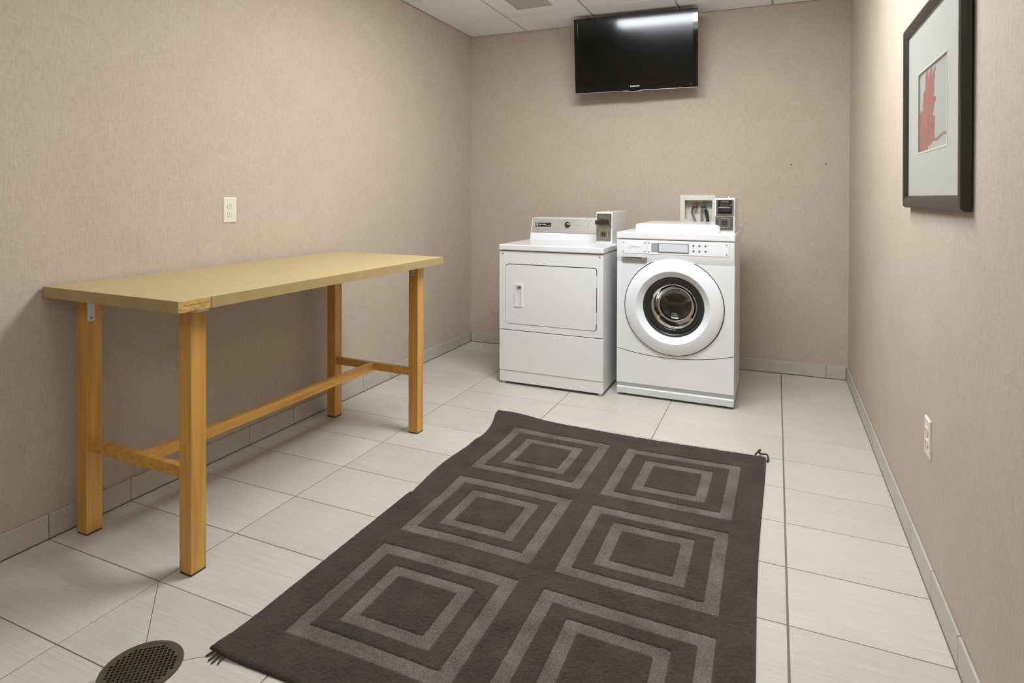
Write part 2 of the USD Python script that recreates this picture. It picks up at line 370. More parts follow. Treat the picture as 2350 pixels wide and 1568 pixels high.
for a, b in zip(ysp[:-1], ysp[1:]):
    for i in range(5):
        if (i, round(a, 3)) in skip: continue
        p = sbox(cxs[i] + HG, a + HG, cxs[i + 1] - HG, b - HG).intersection(croom)
        if p.is_empty or p.area < .002: continue
        part('ceiling_tile', bevel_slab(p, ZC, ZC + .016), 'ceiling_tile', ce, smooth=20)
for x in cxs[1:-1]: part('grid_bar', bx(x - .012, x + .012, YF + .02, YB(x) - .020, ZC + .006, ZC + .045), 'ceiling_bar', ce, smooth=False)
for y in cys: part('grid_bar', bx(XL + .030, XR - .030, y - .0119, y + .0119, ZC + .0063, ZC + .0447), 'ceiling_bar', ce, smooth=False)
ta = structure('trim_1')
for nm, m in (('wall_angle', bx(XL, XL + .016, YF, YB(XL), ZC + .004, ZC + .022)), ('wall_angle', bx(XR - .016, XR, YF, YB(XR), ZC + .004, ZC + .022)),
              ('wall_angle', ext_xy(Polygon([(XL + .016, YB(XL) - .006), (XR - .016, YB(XR) - .006), (XR - .016, YB(XR) + .010), (XL + .016, YB(XL) + .010)]), ZC + .004, ZC + .022))):
    part(nm, m, 'wall_angle', ta, smooth=False)

# fluorescent troffers (above the picture's frame; the light of the room)
nm = {'far': 'white ceiling light nearest the far wall, over the far end of the rug', 'near': 'white ceiling light over the near end of the rug', 'rear': 'white ceiling light behind the camera'}
for (i, y), k in LAMPS.items():
    x0, x1, y0, y1 = cxs[i] + .003, cxs[i + 2] - .003, y + .003, y + .6175 - .003
    t = thing('ceiling_light', nm[k], 'ceiling light', ((x0 + x1) / 2, (y0 + y1) / 2, ZC), group='ceiling lights')
    ring = sbox(x0, y0, x1, y1).difference(sbox(x0 + .03, y0 + .03, x1 - .03, y1 - .03))
    part('frame', ext_xy(ring, ZC - .002, ZC + .03), 'white_plastic', t, smooth=False)
    part('diffuser', rbox(x0 + .03, x1 - .03, y0 + .03, y1 - .03, ZC - .065, ZC + .012, .02, 2), 'lamp_' + k, t)

# air vent set in the ceiling tile by the far left corner
VX, VY, VS = .8185, 3.985, .138
t = thing('air_vent', 'square louvred grey air vent in a white ceiling tile near the far left corner', 'air vent', (VX, VY, ZC))
ring = sbox(VX - VS, VY - VS, VX + VS, VY + VS).difference(sbox(VX - VS + .008, VY - VS + .008, VX + VS - .008, VY + VS - .008))
part('frame', ext_xy(ring, ZC - .007, ZC - .0004), 'vent_paint', t, smooth=False)
part('duct_plate', bx(VX - VS + .008, VX + VS - .008, VY - VS + .008, VY + VS - .008, ZC - .0012, ZC - .0004), 'print_dark', t, smooth=False)
for k in range(13):
    yy = VY - VS + .012 + k * (2 * VS - .024) / 12
    part('slat', ext_yz(Polygon([(yy - .0060, ZC - .0012), (yy - .0040, ZC - .0012), (yy + .0060, ZC - .0062), (yy + .0045, ZC - .0068)]), VX - VS + .008, VX + VS - .008), 'vent_paint', t, smooth=False)

# ------------------------------------------------------------------ work table
TB = thing('work_table', 'long wooden work table with tan laminate top standing against the left wall', 'table', (.381, 2.102, 0), (0, 0, -1.2))
L = dict(local=True)
def tp(n, m, mat, parent=None, **k): return part(n, m, mat, parent or TB, local=True, **k)
SX0, SX1, SY0, SY1, SZ0, SZ1 = -.366, .366, -.785, .800, .896, .936
top = tp('table_top', rbox(SX0 + .002, SX1 - .002, SY0 + .002, SY1 - .002, SZ0, SZ1, .0015), 'laminate', label='tan laminate table top')
tp('edge_band', rbox(SX0, SX1, SY0 - .0006, SY0 + .003, SZ0 + .0005, SZ1 - .0008, .0008), 'laminate_edge', label='olive edge band on the near end')
BR0 = -.785 + .118
tp('edge_band', rbox(SX1 - .003, SX1 + .0006, BR0 + .003, SY1, SZ0 + .0005, SZ1 - .0008, .0008), 'laminate_edge', label='tan edge band along the front')
tp('edge_band', rbox(SX0, SX1, SY1 - .003, SY1 + .0006, SZ0 + .0005, SZ1 - .0008, .0008), 'laminate_edge')
tp('exposed_core', cat(rbox(SX1 - .006, SX1 - .0008, SY0 + .003, BR0 - .001, SZ0 + .001, SZ0 + .019, .001), rbox(SX1 - .006, SX1 - .0010, SY0 + .003, BR0 - .001, SZ0 + .021, SZ1 - .003, .001)), 'chipboard', label='bare chipboard where the edge band is missing')
leg_at = {'fl': (.278, -.668), 'bl': (-.290, -.668), 'fr': (.278, .668), 'br': (-.282, .668)}
for k, (lx, ly) in leg_at.items():
    lg = tp('leg', rbox(lx - .029, lx + .029, ly - .029, ly + .029, .006, SZ0, .002), 'wood')
    tp('foot', rbox(lx - .028, lx + .028, ly - .028, ly + .028, 0, .007, .001), 'foot_black', lg, label='black foot pad')
for ly in (-.660, .662):
    tp('cross_stretcher', rbox(-.262, .250, ly - .013, ly + .013, .305, .345, .002), 'wood_rail')
tp('long_stretcher', rbox(-.016, .016, -.648, .650, .305, .345, .002), 'wood_rail')
def bracket(m1, scr):
    b = tp('bracket', m1, 'zinc', label='grey metal angle bracket')
    for s in scr: tp('screw', s, 'screw_steel', b)
lx, ly = leg_at['bl']
sc = T(extr(Point(0, 0).buffer(.005), .003), YZ, (lx + .031, ly - .012, .812))
bracket(cat(rbox(lx + .0292, lx + .0325, ly - .026, ly + .001, .800, .8955, .001), rbox(lx + .0292, lx + .060, ly - .026, ly + .001, .892, .8955, .001)), [sc])
lx, ly = leg_at['fl']
bracket(rbox(lx + .0292, lx + .062, ly - .030, ly + .014, .8835, .8955, .001),
        [cyl_z(lx + .056, ly - .020, .8805, .8845, .004), cyl_z(lx + .056, ly + .004, .8805, .8845, .004)])
lx, ly = leg_at['fr']
bracket(cat(rbox(lx - .012, lx + .012, ly - .0325, ly - .0292, .845, .8955, .001), rbox(lx + .0292, lx + .050, ly - .020, ly + .012, .8905, .8955, .001)), [T(extr(Point(0, 0).buffer(.004), .003), XZ, (lx, ly - .0315, .858))])
lx, ly = leg_at['br']
bracket(rbox(lx - .012, lx + .012, ly - .0325, ly - .0292, .845, .8955, .001), [])

# ------------------------------------------------------------------ coin boxes
def coin_box(parent, x0, x1, y0, y1, z0, z1, bronze):
    W, H = x1 - x0, z1 - z0
    cb = part('coin_box', rbox(x0, x1, y0 + .003, y1, z0, z1, .003), 'appliance', parent, label='white coin meter with metal face')
    X = lambda u: x0 + u * W
    Z = lambda v: z0 + v * H
    fm = 'steel_bronze' if bronze else 'steel_dark'
    # upper window: bright frame and dark push slide
    up = sbox(X(.06), Z(.50), X(.95), Z(.95)).difference(sbox(X(.15), Z(.555), X(.86), Z(.93)))
    part('slide_frame', ext_xz(up, y0 - .003, y0 + .004), 'chrome', cb, smooth=False)
    part('slide_plate', ext_xz(sbox(X(.15), Z(.555), X(.86), Z(.93)), y0 + .001, y0 + .0035), 'steel_bronze' if bronze else 'black_plastic', cb, smooth=False)
    sl = rbox(X(.20) if not bronze else X(-.02), X(.80), y0 - .022, y0 + .001, Z(.60), Z(.735), .003)
    part('coin_slide', sl, 'slide_metal', cb)
    part('slide_lip', rbox(X(.20), X(.80), y0 - .024, y0 - .004, Z(.715), Z(.735), .001), 'silver_trim' if not bronze else 'slide_metal', cb)
    for k in range(5 if bronze else 0):
        part('coin_slot', rbox(X(.24 + .115 * k), X(.24 + .115 * k) + .003, y0 - .016, y0 - .008, Z(.735), Z(.737) + .012, .0005), 'chrome' if not bronze else 'slide_metal', cb)
    # lower plate with lock
    lp = part('lock_plate', rbox(X(.03), X(.92), y0 - .005, y0 + .003, Z(.09), Z(.485), .002), fm, cb, label='dark metal lock plate')
    cx_, cz_ = X(.50), Z(.295)
    ringp = rrect(cx_ - .030, cx_ + .030, cz_ - .030, cz_ + .030, .013)
    part('lock_ring', ext_xz(ringp.difference(ringp.buffer(-.005)), y0 - .012, y0 - .004), 'silver_trim', cb)
    r2 = rrect(cx_ - .018, cx_ + .018, cz_ - .018, cz_ + .018, .008)
    part('lock_collar', ext_xz(r2.difference(r2.buffer(-.005)), y0 - .016, y0 - .004), 'chrome', cb)
    part('lock_core', ext_xz(r2.buffer(-.0052), y0 - .010, y0 - .004), 'slide_metal', cb)
    part('keyhole', bx(cx_ - .002, cx_ + .002, y0 - .0112, y0 - .0098, cz_ - .009, cz_ + .009), 'chrome', cb, smooth=False)
    for u, v in ((.15, .43), (.15, .15), (.83, .15)):
        part('rivet', lathe_y([(0, .0035), (.003, .003), (.005, 0), (0, 0)], X(u), y0 - .0048, Z(v), 16), 'chrome', cb)
    part('top_pin', cyl_z(X(.70), y0 + .02, z1 - .001, z1 + .010, .003, 12), 'white_plastic', cb)
    return cb, X, Z

# ------------------------------------------------------------------ dryer
DX0, DX1, DY = .722, 1.445, 3.727
D = thing('clothes_dryer', 'white clothes dryer with a square door, left of the round-door washer', 'dryer', ((DX0 + DX1) / 2, 4.1, 0))
part('cabinet', rbox(DX0, DX1, DY + .018, 4.47, .018, .905, .006), 'appliance', D)
door_hole = rrect(.7675, 1.4055, .4125, .8175, .022)
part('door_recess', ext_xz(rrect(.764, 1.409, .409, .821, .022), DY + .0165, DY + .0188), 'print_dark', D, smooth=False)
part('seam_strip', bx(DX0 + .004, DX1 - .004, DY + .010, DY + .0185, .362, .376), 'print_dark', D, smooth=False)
part('front_panel', ext_xz(rrect(DX0, DX1, .3715, .903, .004).difference(door_hole), DY, DY + .019), 'appliance', D)
part('lower_panel', cat(rbox(DX0, DX1, DY, DY + .019, .094, .3665, .003), rbox(DX0 + .001, DX1 - .001, DY + .004, DY + .019, .016, .0935, .003)), 'appliance', D)
db = rbox(.770, 1.400, DY - .004, DY + .016, .415, .812, .006, 2)
dshape = ext_xz(rrect(.770, 1.400, .415, .812, .020), DY - .002, DY + .0160)
dshape = boolean(dshape, bx(.848, .884, DY - .02, DY + .012, .545, .672))
dr = part('door', dshape, 'appliance', D)
hf = rrect(.836, .896, .530, .684, .004).difference(rrect(.849, .883, .546, .671, .003))
hd = part('door_handle', ext_xz(hf, DY - .007, DY - .001), 'appliance', dr, label='recessed white pull handle')
part('pull_grip', ext_xz(Polygon([(.861, .548), (.881, .548), (.881, .668), (.863, .668)]), DY + .004, DY + .0125), 'white_plastic', dr)
part('pull_shade', bx(.864, .880, DY + .0005, DY + .003, .652, .669), 'handle_shade', dr, smooth=False)
for z0, z1 in ((.690, .765), (.455, .530)):
    part('hinge', rbox(1.397, 1.404, DY - .003, DY + .010, z0, z1, .002), 'white_plastic', D)
for xx in (.744, 1.420):
    part('clip', cat(rbox(xx - .005, xx + .005, DY - .003, DY + .002, .884, .893, .001), rbox(xx + .002, xx + .008, DY - .004, DY + .002, .885, .889, .001)), 'print_grey', D)
for xx in (.745, 1.420):
    for yy in (3.76, 4.42):
        part('foot', cyl_z(xx, yy, 0, .020, .014, 16), 'white_plastic', D)
part('lid', rbox(DX0 - .003, DX1 + .003, DY - .010, 4.475, .908, .947, .007, 2), 'appliance', D)
# console: sloping face
con = Polygon([(4.245, .946), (4.262, 1.004), (4.300, 1.106), (4.318, 1.113), (4.46, 1.113), (4.47, .946)])
cn = part('console', ext_yz(con, .735, 1.405), 'appliance', D)
d_ = np.array([4.300 - 4.262, 1.106 - 1.004]); d_ /= np.linalg.norm(d_)
def on_console(m):      # flat x-z art (y=0 front) onto the sloping silver face; z=0 at its foot
    A = np.array([[1, 0, 0], [0, d_[1], d_[0]], [0, -d_[0], d_[1]]]); return T(m, A, (0, 4.262, 1.004))
part('fascia', on_console(cat(bx(.741, 1.300, -.002, .004, .004, .108))), 'silver_panel', cn, label='brushed silver control fascia', smooth=False)
part('fascia_lip', on_console(rbox(.738, 1.300, -.005, .004, -.004, .008, .002)), 'silver_panel', cn)
part('brand_plate', on_console(bx(.762, .893, -.0035, -.001, .042, .074)), 'black_plastic', cn, label='black nameplate', smooth=False)
lg = sbox(.768, .045, .788, .071).difference(sbox(.7705, .0475, .7855, .0685))
part('nameplate_print', on_console(cat(ext_xz(lg, -.0042, -.003), text_xz('M', .010, .7725, -.003, .053, True, .0008), text_xz('MAYTAG', .0095, .793, -.003, .054, True, .0008, width=.058), text_xz('commercial', .0045, .857, -.003, .049, False, .0008, width=.030))), 'print_white', cn, smooth=False)
kb = part('knob', on_console(cat(lathe_y([(0, .020), (.016, .020), (.019, .017), (.0215, 0), (0, 0)], 1.024, -.002, .060, 32))), 'black_plastic', cn, label='round black selector knob')
part('pointer', on_console(T(bx(0, .021, -.0235, -.0215, -.003, .003), np.array([[math.cos(.12), 0, math.sin(.12)], [0, 1, 0], [-math.sin(.12), 0, math.cos(.12)]]), (1.024, 0, .062))), 'print_white', kb, smooth=False)
part('dial_print', on_console(cat(*[rbox(1.058 + a, 1.058 + b, -.0028, -.0018, z, z + .0035, .0003) for a, b, z in ((-.004, .048, .090), (.010, .066, .058), (.000, .044, .026))])), 'print_grey', cn, smooth=False)
for z in (.070, .046): part('indicator', on_console(lathe_y([(0, .003), (.003, .002), (.0035, 0), (0, 0)], 1.180, -.002, z, 16)), 'handle_shade', cn)
coin_box(D, 1.296, 1.411, 4.085, 4.52, .947, 1.166, True)

# ------------------------------------------------------------------ washer
WX0, WX1, WY = 1.512, 2.221, 3.818
WA = thing('washing_machine', 'white front-loading washing machine with a large round glass door', 'washing machine', ((WX0 + WX1) / 2, 4.15, 0))
DCX, DCZ = 1.864, .588
cabw = rbox(WX0, WX1, WY + .022, 4.44, .020, 1.004, .006)
hole = cyl_y(DCX, DCZ, 3.5, 4.30, .215, 48)
part('cabinet', boolean(cabw, hole), 'appliance', WA)
xs = np.linspace(WX0, WX1, 41)
arc = lambda x: .3135 - .0455 * (1 - ((x - 1.868) / (.3545 + .01)) ** 2) + .007 * (x - 1.868) / .354
low_edge = [(x, arc(x)) for x in xs]
ring_hole = Point(DCX, DCZ).buffer(.3042, quad_segs=32)
upper = Polygon([(x, z + .0022) for x, z in low_edge] + [(WX1, .8615), (WX0, .8615)])
lower = Polygon([(x, z - .0022) for x, z in low_edge] + [(WX1, .0885), (WX0, .0855)])
part('front_panel', ext_xz(upper.difference(ring_hole), WY, WY + .023), 'appliance', WA)
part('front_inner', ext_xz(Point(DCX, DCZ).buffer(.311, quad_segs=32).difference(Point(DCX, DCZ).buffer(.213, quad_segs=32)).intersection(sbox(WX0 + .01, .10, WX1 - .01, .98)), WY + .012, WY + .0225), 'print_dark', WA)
part('lower_panel', ext_xz(lower, WY, WY + .023), 'appliance', WA)
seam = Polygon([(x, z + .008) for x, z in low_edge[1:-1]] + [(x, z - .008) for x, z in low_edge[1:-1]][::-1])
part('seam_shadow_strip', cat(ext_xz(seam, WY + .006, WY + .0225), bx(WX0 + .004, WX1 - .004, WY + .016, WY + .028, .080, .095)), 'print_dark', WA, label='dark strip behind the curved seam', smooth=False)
part('kick_plate', cat(ext_yz(Polygon([(WY + .003, .015), (WY + .003, .052), (WY + .012, .060), (WY + .014, .0835), (WY + .03, .0835), (WY + .03, .015)]), WX0 + .001, WX1 - .001)), 'kick_grey', WA)
for xx in (WX0 + .04, WX1 - .05):
    for yy in (WY + .05, 4.40): part('foot', cyl_z(xx, yy, 0, .022, .018, 16), 'rubber', WA)
# door
dprof = [(.2225, -.012), (.2990, -.012), (.2990, .004), (.2970, .0095), (.2900, .0150), (.2700, .0240), (.2450, .0310), (.2270, .0350), (.2235, .0350), (.2215, .0335), (.2080, .0190), (.1950, .0060), (.1870, -.001), (.1860, -.004), (.1860, -.012), (.2225, -.012)]
dw = part('door', lathe_y(dprof, DCX, WY, DCZ, 96), 'door_ring', WA, label='round white door ring', smooth=40)
part('door_gasket', lathe_y([(.186, -.014), (.186, -.003), (.182, .001), (.176, -.001), (.170, -.010), (.170, -.022), (.186, -.022), (.186, -.014)], DCX, WY, DCZ, 96), 'rubber', dw, label='black rubber ring round the glass')
gp = [(0, -.150), (.050, -.149), (.085, -.141), (.108, -.122), (.120, -.092), (.129, -.050), (.134, -.024), (.141, -.0135), (.152, -.0105), (.174, -.0110), (.174, -.0150), (.152, -.0145), (.144, -.0170), (.138, -.026), (.133, -.051), (.124, -.094), (.111, -.125), (.087, -.145), (.050, -.153), (0, -.154)]
part('door_glass', lathe_y(gp, DCX, WY, DCZ, 96), 'door_glass', dw, label='dark bowl-shaped door glass', smooth=40)
dm = part('drum', lathe_y([(.212, -.030), (.212, -.46), (.10, -.475), (0, -.478), (0, -.482), (.214, -.480), (.2145, -.030), (.212, -.030)], DCX, WY, DCZ, 96), 'drum_steel', WA, label='steel drum seen through the glass', smooth=40)
part('boot_seal', lathe_y([(.2145, -.024), (.186, -.024), (.160, -.026), (.146, -.030), (.143, -.040), (.150, -.060), (.170, -.085), (.200, -.090), (.211, -.095), (.2145, -.024)], DCX, WY, DCZ, 72), 'rubber', WA, smooth=40)
for k in range(3):
    a = math.radians(250 + 120 * k); c, s = math.cos(a), math.sin(a)
    m = ext_yz(Polygon([(-.03, -.005), (.03, -.005), (.012, .048), (-.012, .048)]), 0, .30)
    # local: length along +x -> y ; (y,z) -> tangent, inward
    A = np.array([[0, -s, -c], [1, 0, 0], [0, c, -s]])
    part('lifter', T(m, A, (DCX + .210 * c, WY + .12, DCZ + .210 * s)), 'drum_steel', dm)
# control panel, its lower edge bevelled back
cpan = Polygon([(WY - .010, .911), (WY - .010, 1.001), (WY + .02, 1.001), (WY + .02, .8625), (WY + .001, .8625), (WY - .001, .872)])
cp = part('control_panel', ext_yz(cpan, WX0 + .001, WX1 - .001), 'appliance', WA)
PY = WY - .010
part('brand_plate', rbox(1.545, 1.703, PY - .0025, PY + .002, .914, .992, .002), 'appliance_cool', cp, label='white nameplate with four screws')
part('fascia', rbox(1.706, 2.190, PY - .0022, PY + .002, .913, .993, .002), 'appliance_cool', cp, label='white control fascia')
sw = np.array([(1.588 + .030 * math.cos(t) , .956 + .011 * math.sin(t)) for t in np.linspace(1.6, 5.2, 20)])
swo = LineString(sw).buffer(.0009)
part('nameplate_print', cat(text_xz('Whirlpool', .0085, 1.598, PY - .0024, .951, False, .0007, width=.062), ext_xz(affinity.scale(affinity.translate(swo, .014, 0), .55, 1), PY - .0031, PY - .0024)), 'print_grey', cp, smooth=False)
for xx, zz in ((1.556, .982), (1.552, .925), (1.693, .981), (1.689, .927), (1.716, .982), (1.714, .925), (2.177, .984), (2.177, .926)):
    part('screw', lathe_y([(0, .0022), (.003, .0018), (.0042, 0), (0, 0)], xx, PY - .0022, zz, 16), 'screw_steel', cp)
part('scratch', T(bx(-.006, .006, 0, .001, -.001, .001), np.array([[.6, 0, .8], [0, 1, 0], [-.8, 0, .6]]), (1.702, PY - .0032, .990)), 'print_dark', cp, smooth=False)
part('card_window', rbox(1.731, 1.773, PY - .004, PY, .928, .984, .001), 'lcd_grey', cp, label='grey display at the left of the window')
part('display_bezel', ext_xz(sbox(1.773, .926, 1.957, .984).difference(sbox(1.777, .931, 1.953, .983)), PY - .005, PY), 'print_dark', cp, smooth=False)
part('display', bx(1.777, 1.953, PY - .0032, PY, .931, .983), 'lcd_pale', cp, label='pale display window', smooth=False)
for r_ in range(2):
    for c_ in range(3):
        part('button', lathe_y([(0, .003), (.0042, .0027), (.0060, 0), (0, 0)], 1.985 + .0355 * c_, PY - .002, .974 - .0325 * r_, 20), 'print_dark', cp)
hp = Polygon([(1.543, .8895), (1.703, .8895), (1.703, .8685), (1.690, .862), (1.556, .862), (1.543, .8685)])
hdw = part('drawer_handle', ext_xz(hp.buffer(-.0015).buffer(.0015), WY - .0095, WY - .0035), 'handle_shade', cp, label='grey recessed soap drawer grip')
part('grip_gap', bx(1.562, 1.668, WY - .0105, WY - .009, .8845, .8885), 'rubber', cp, smooth=False)
part('lid', rbox(WX0 - .003, WX1 + .004, WY - .014, 4.455, 1.0045, 1.048, .007, 2), 'appliance', WA)
hm = rbox(1.603, 2.130, 3.914, 4.45, 1.020, 1.099, .024, 3)
part('back_ridge', hm, 'appliance_cool', WA)
part('corner_cap', rbox(2.214, 2.236, 4.415, 4.453, 1.030, 1.082, .009, 2), 'white_plastic', WA)
cb, X, Z = coin_box(WA, 2.096, 2.212, 3.940, 4.34, 1.0475, 1.267, False)
part('slide_print', cat(text_xz('2065', .020, X(.27), 3.9400, Z(.745), True, .002, width=.046), text_xz('W', .015, X(.70), 3.9400, Z(.765), True, .002), bx(X(.30), X(.70), 3.9385, 3.941, Z(.865), Z(.915))), 'chrome', cb, smooth=False)

# ------------------------------------------------------------------ supply box in the far wall
yw = YB(1.9) + .010
SB = thing('supply_box', 'cream plastic water supply box set in the far wall behind the washing machine', 'supply box', (1.90, yw, BOX[2]))
x0, x1, z0, z1 = BOX
op = sbox(x0 + .034, z0 + .026, x1 - .021, z1 - .039)
part('frame', ext_xz(sbox(*[x0, z0, x1, z1]).buffer(-.003).buffer(.003).difference(op), yw - .009, yw + .001), 'box_plastic', SB, smooth=False)
a0, b0, a1, b1 = op.bounds
part('tray', cat(bx(a0 - .003, a1 + .003, yw + .078, yw + .082, b0 - .003, b1 + .003), bx(a0 - .0035, a0, yw, yw + .08, b0, b1), bx(a1, a1 + .0035, yw, yw + .08, b0, b1), bx(a0, a1, yw, yw + .08, b0 - .0035, b0), bx(a0, a1, yw, yw + .08, b1, b1 + .0035)), 'box_plastic', SB, smooth=False)
for xx, c, w in ((1.882, 'valve_red', 'red'), (1.945, 'valve_blue', 'blue')):
    v = part('valve', cat(cyl_z(xx, yw + .050, 1.205, b1 - .001, .009, 16), rbox(xx - .011, xx + .011, yw + .035, yw + .060, 1.195, 1.215, .003)), 'brass', SB, label=f'brass tap with a {w} handle')
    part('tap_handle', cat(rbox(xx - .024, xx + .012, yw + .010, yw + .032, 1.188, 1.214, .006), cyl_y(xx, 1.204, yw + .03, yw + .04, .006, 12)), c, v, label=f'{w} tap handle')
hoses = [
  ('braided grey hose falling from the red tap', 'hose_braid', .0075, [(1.862, yw + .050, 1.180), (1.857, yw + .025, 1.178), (1.860, yw - .010, 1.150), (1.882, yw - .045, 1.11), (1.897, yw - .090, 1.06), (1.90, yw - .105, .98)]),
  ('braided grey hose falling from the blue tap', 'hose_braid', .0075, [(1.925, yw + .050, 1.180), (1.927, yw + .025, 1.178), (1.929, yw - .012, 1.155), (1.934, yw - .045, 1.12), (1.938, yw - .085, 1.07), (1.938, yw - .105, .98)]),
  ('thick black drain hose arched inside the supply box', 'hose_black', .0115, [(1.962, yw + .060, 1.125), (1.958, yw + .052, 1.145), (1.956, yw + .030, 1.168), (1.962, yw + .000, 1.166), (1.974, yw - .035, 1.13), (1.980, yw - .080, 1.06), (1.980, yw - .105, .98)])]
for lab, m_, r_, pts in hoses:
    solo('hose', tube(pts, r_, 10), m_, lab, 'hose', group='hoses in the supply box')

# ------------------------------------------------------------------ television
TW, TH = .915, .560
TV = thing('television', 'black flat-screen television mounted high on the far wall', 'television', (1.462, 4.52, 2.357), (math.degrees(.122), 0, math.degrees(.063)))
def vp(n, m, mat, parent=None, **k): return part(n, m, mat, parent or TV, local=True, **k)
w, h = TW / 2, TH / 2
vp('back_shell', rbox(-w + .006, w - .006, .012, .075, -h + .006, h - .006, .02, 2), 'tv_back')
vp('bezel', ext_xz(rrect(-w, w, -h, h, .008).difference(sbox(-w + .028, -h + .060, w - .034, h - .034)), -.004, .022), 'tv_gloss', label='glossy black bezel')
vp('screen', bx(-w + .026, w - .032, .000, .012, -h + .058, h - .032), 'tv_screen', label='dark switched-off screen', smooth=False)
strip = []
bs_ = LineString([(-.09, -h - .001), (-.06, -h - .002), (-.02, -h - .009), (.02, -h - .009), (.06, -h - .002), (.09, -h - .001)]).buffer(.0025)
vp('bottom_trim', cat(ext_xz(bs_, -.005, .004), rbox(.085, w - .004, -.005, .012, -h - .004, -h, .0015), rbox(-w + .004, -.085, -.004, .012, -h - .0035, -h, .0015)), 'silver_trim', label='silver trim along the bottom edge')
vp('chin_bulge', ext_xz(Polygon([(-.085, -h + .004), (-.06, -h), (-.02, -h - .0068), (.02, -h - .0068), (.06, -h), (.085, -h + .004)]), -.0042, .012), 'tv_gloss')
vp('brand_print', text_xz('SAMSUNG', .0115, -.034, -.004, -h + .025, True, .0008, width=.070), 'print_white', smooth=False)
vp('power_light', lathe_y([(0, .002), (.0025, .0015), (.0034, 0), (0, 0)], w - .050, -.0035, -h + .024, 16), 'led_red', label='small red standby light')
vp('light_ring', lathe_y([(.0052, 0), (.0052, .0008), (.0066, .0008), (.0066, 0), (.0052, 0)], w - .050, -.0035, -h + .024, 20), 'led_red')
vp('wall_mount', cat(rbox(-.16, .16, .070, .100, -.12, .12, .004), rbox(-.05, .05, .09, .150, -.05, .05, .004)), 'tv_back')
mk = thing('mounting_plate', 'black wall plate behind the television', 'mount', (1.462, YB(1.462) + .0, 2.357), (0, 0, th))
part('plate', rbox(-.15, .15, -.030, .0095, -.10, .10, .003), 'tv_back', mk, local=True)
part('rail', rbox(-.19, .19, -.040, -.028, .04, .07, .003), 'tv_back', mk, local=True)

# ------------------------------------------------------------------ framed picture on the right wall
PYa, PYb, PZa, PZb = 1.895, 2.690, 1.233, 1.900
PF = thing('framed_picture', 'dark-framed picture of a red leaf print on the right wall', 'picture', (2.9055, (PYa + PYb) / 2, PZa), (0, -.25, 0))
hy, hz = (PYb - PYa) / 2, PZb - PZa
def fp(n, m, mat, parent=None, **k): return part(n, m, mat, parent or PF, local=True, **k)
FWD = .046
prof = [(.0, .0), (-.014, .001), (-.022, .008), (-.0245, .020), (-.022, .034), (-.015, .043), (-.006, FWD), (.0, FWD)]  # (x, inward)
def member(a, b, inx, n):
    """mitred moulding from corner a to b in (y,z); inx: inward direction"""
    a, b, inx = map(np.array, (a, b, inx)); d = (b - a) / np.linalg.norm(b - a); v = []
    for (px, pi) in prof:
        for q, s in ((a, 1), (b, -1)):
            yz = q + inx * pi + d * pi * s; v.append((px, yz[0], yz[1]))
    return trimesh.convex.convex_hull(np.array(v))
c4 = [(-hy, 0), (hy, 0), (hy, hz), (-hy, hz)]
for k, inx in enumerate(((0, 1), (-1, 0), (0, -1), (1, 0))):
    fp('frame_side', member(c4[k], c4[(k + 1) % 4], inx, k), 'frame_wood', smooth=30)
PX = -.0095
m0 = sbox(-hy + .030, .030, hy - .030, hz - .030)
oy0, oy1, oz0, oz1 = -.196, .190, .193, .461       # opening in the mat, in local (y,z)
op = sbox(oy0, oz0, oy1, oz1)
fp('mat', ext_yz(m0.difference(op), PX + .000, PX + .003), 'mat_board', label='pale grey mat', smooth=False)
fp('mat_bevel', ext_yz(op.buffer(.006, join_style=2).difference(op), PX - .0012, PX + .0005), 'mat_bevel', smooth=False)
fp('print', ext_yz(op.buffer(.008), PX + .0045, PX + .006), 'print_paper', smooth=False)
# leaf: the half of it that the print shows, with its toothed side (u from the far side, v up)
lf = [(0, 0), (0, .49), (.13, .52), (.13, .70), (.22, .76), (.235, .95), (.29, .985), (.34, .84), (.38, .985), (.385, .83), (.44, .985), (.47, .85), (.57, .965), (.53, .72), (.50, .60), (.595, .60), (.52, .46), (.455, .37), (.565, .385), (.54, .20), (.52, .09), (.40, .05), (.33, .045), (.30, .01), (.20, 0)]
_t = []
for (a, b) in zip(lf, lf[1:] + lf[:1]):              # fine teeth along every edge but the cropped ones
    _t.append(a)
    n_ = int(math.hypot(b[0] - a[0], b[1] - a[1]) / .045) if a[0] + b[0] > .05 and a[1] + b[1] > .02 else 0
    for q in range(1, n_):
        f_ = q / n_; k_ = .016 if q % 2 else -.010
        _t.append((a[0] + (b[0] - a[0]) * f_ + k_ * (1 if a[1] > b[1] else -1), a[1] + (b[1] - a[1]) * f_ + abs(k_)))
lf = _t
lf = [(oy1 - u * (oy1 - oy0), v * (oz1 - oz0)) for u, v in lf]
leafp = affinity.translate(Polygon(lf).buffer(0), 0, oz0).intersection(op.buffer(-.001))
fp('leaf_print', ext_yz(leafp, PX + .0040, PX + .0046), 'leaf_red', label='red printed leaf', smooth=False)
stem = LineString([(oy1 - u * (oy1 - oy0), oz0 + v * (oz1 - oz0)) for u, v in ((.54, .11), (.60, .095), (.70, .115), (.80, .135), (.90, .135), (.985, .125))]).buffer(.0045)
fp('stem_print', ext_yz(stem, PX + .0040, PX + .0046), 'leaf_stem', smooth=False)
fp('glazing', bx(PX - .0045, PX - .003, -hy + .032, hy - .032, .032, hz - .032), 'picture_glass', smooth=False)
fp('backing', bx(-.0035, -.0005, -hy + .01, hy - .01, .01, hz - .01), 'tv_back', smooth=False)
fp('hanger', rbox(-.001, .003, -.02, .02, hz * .62, hz * .62 + .03, .003), 'tv_back')

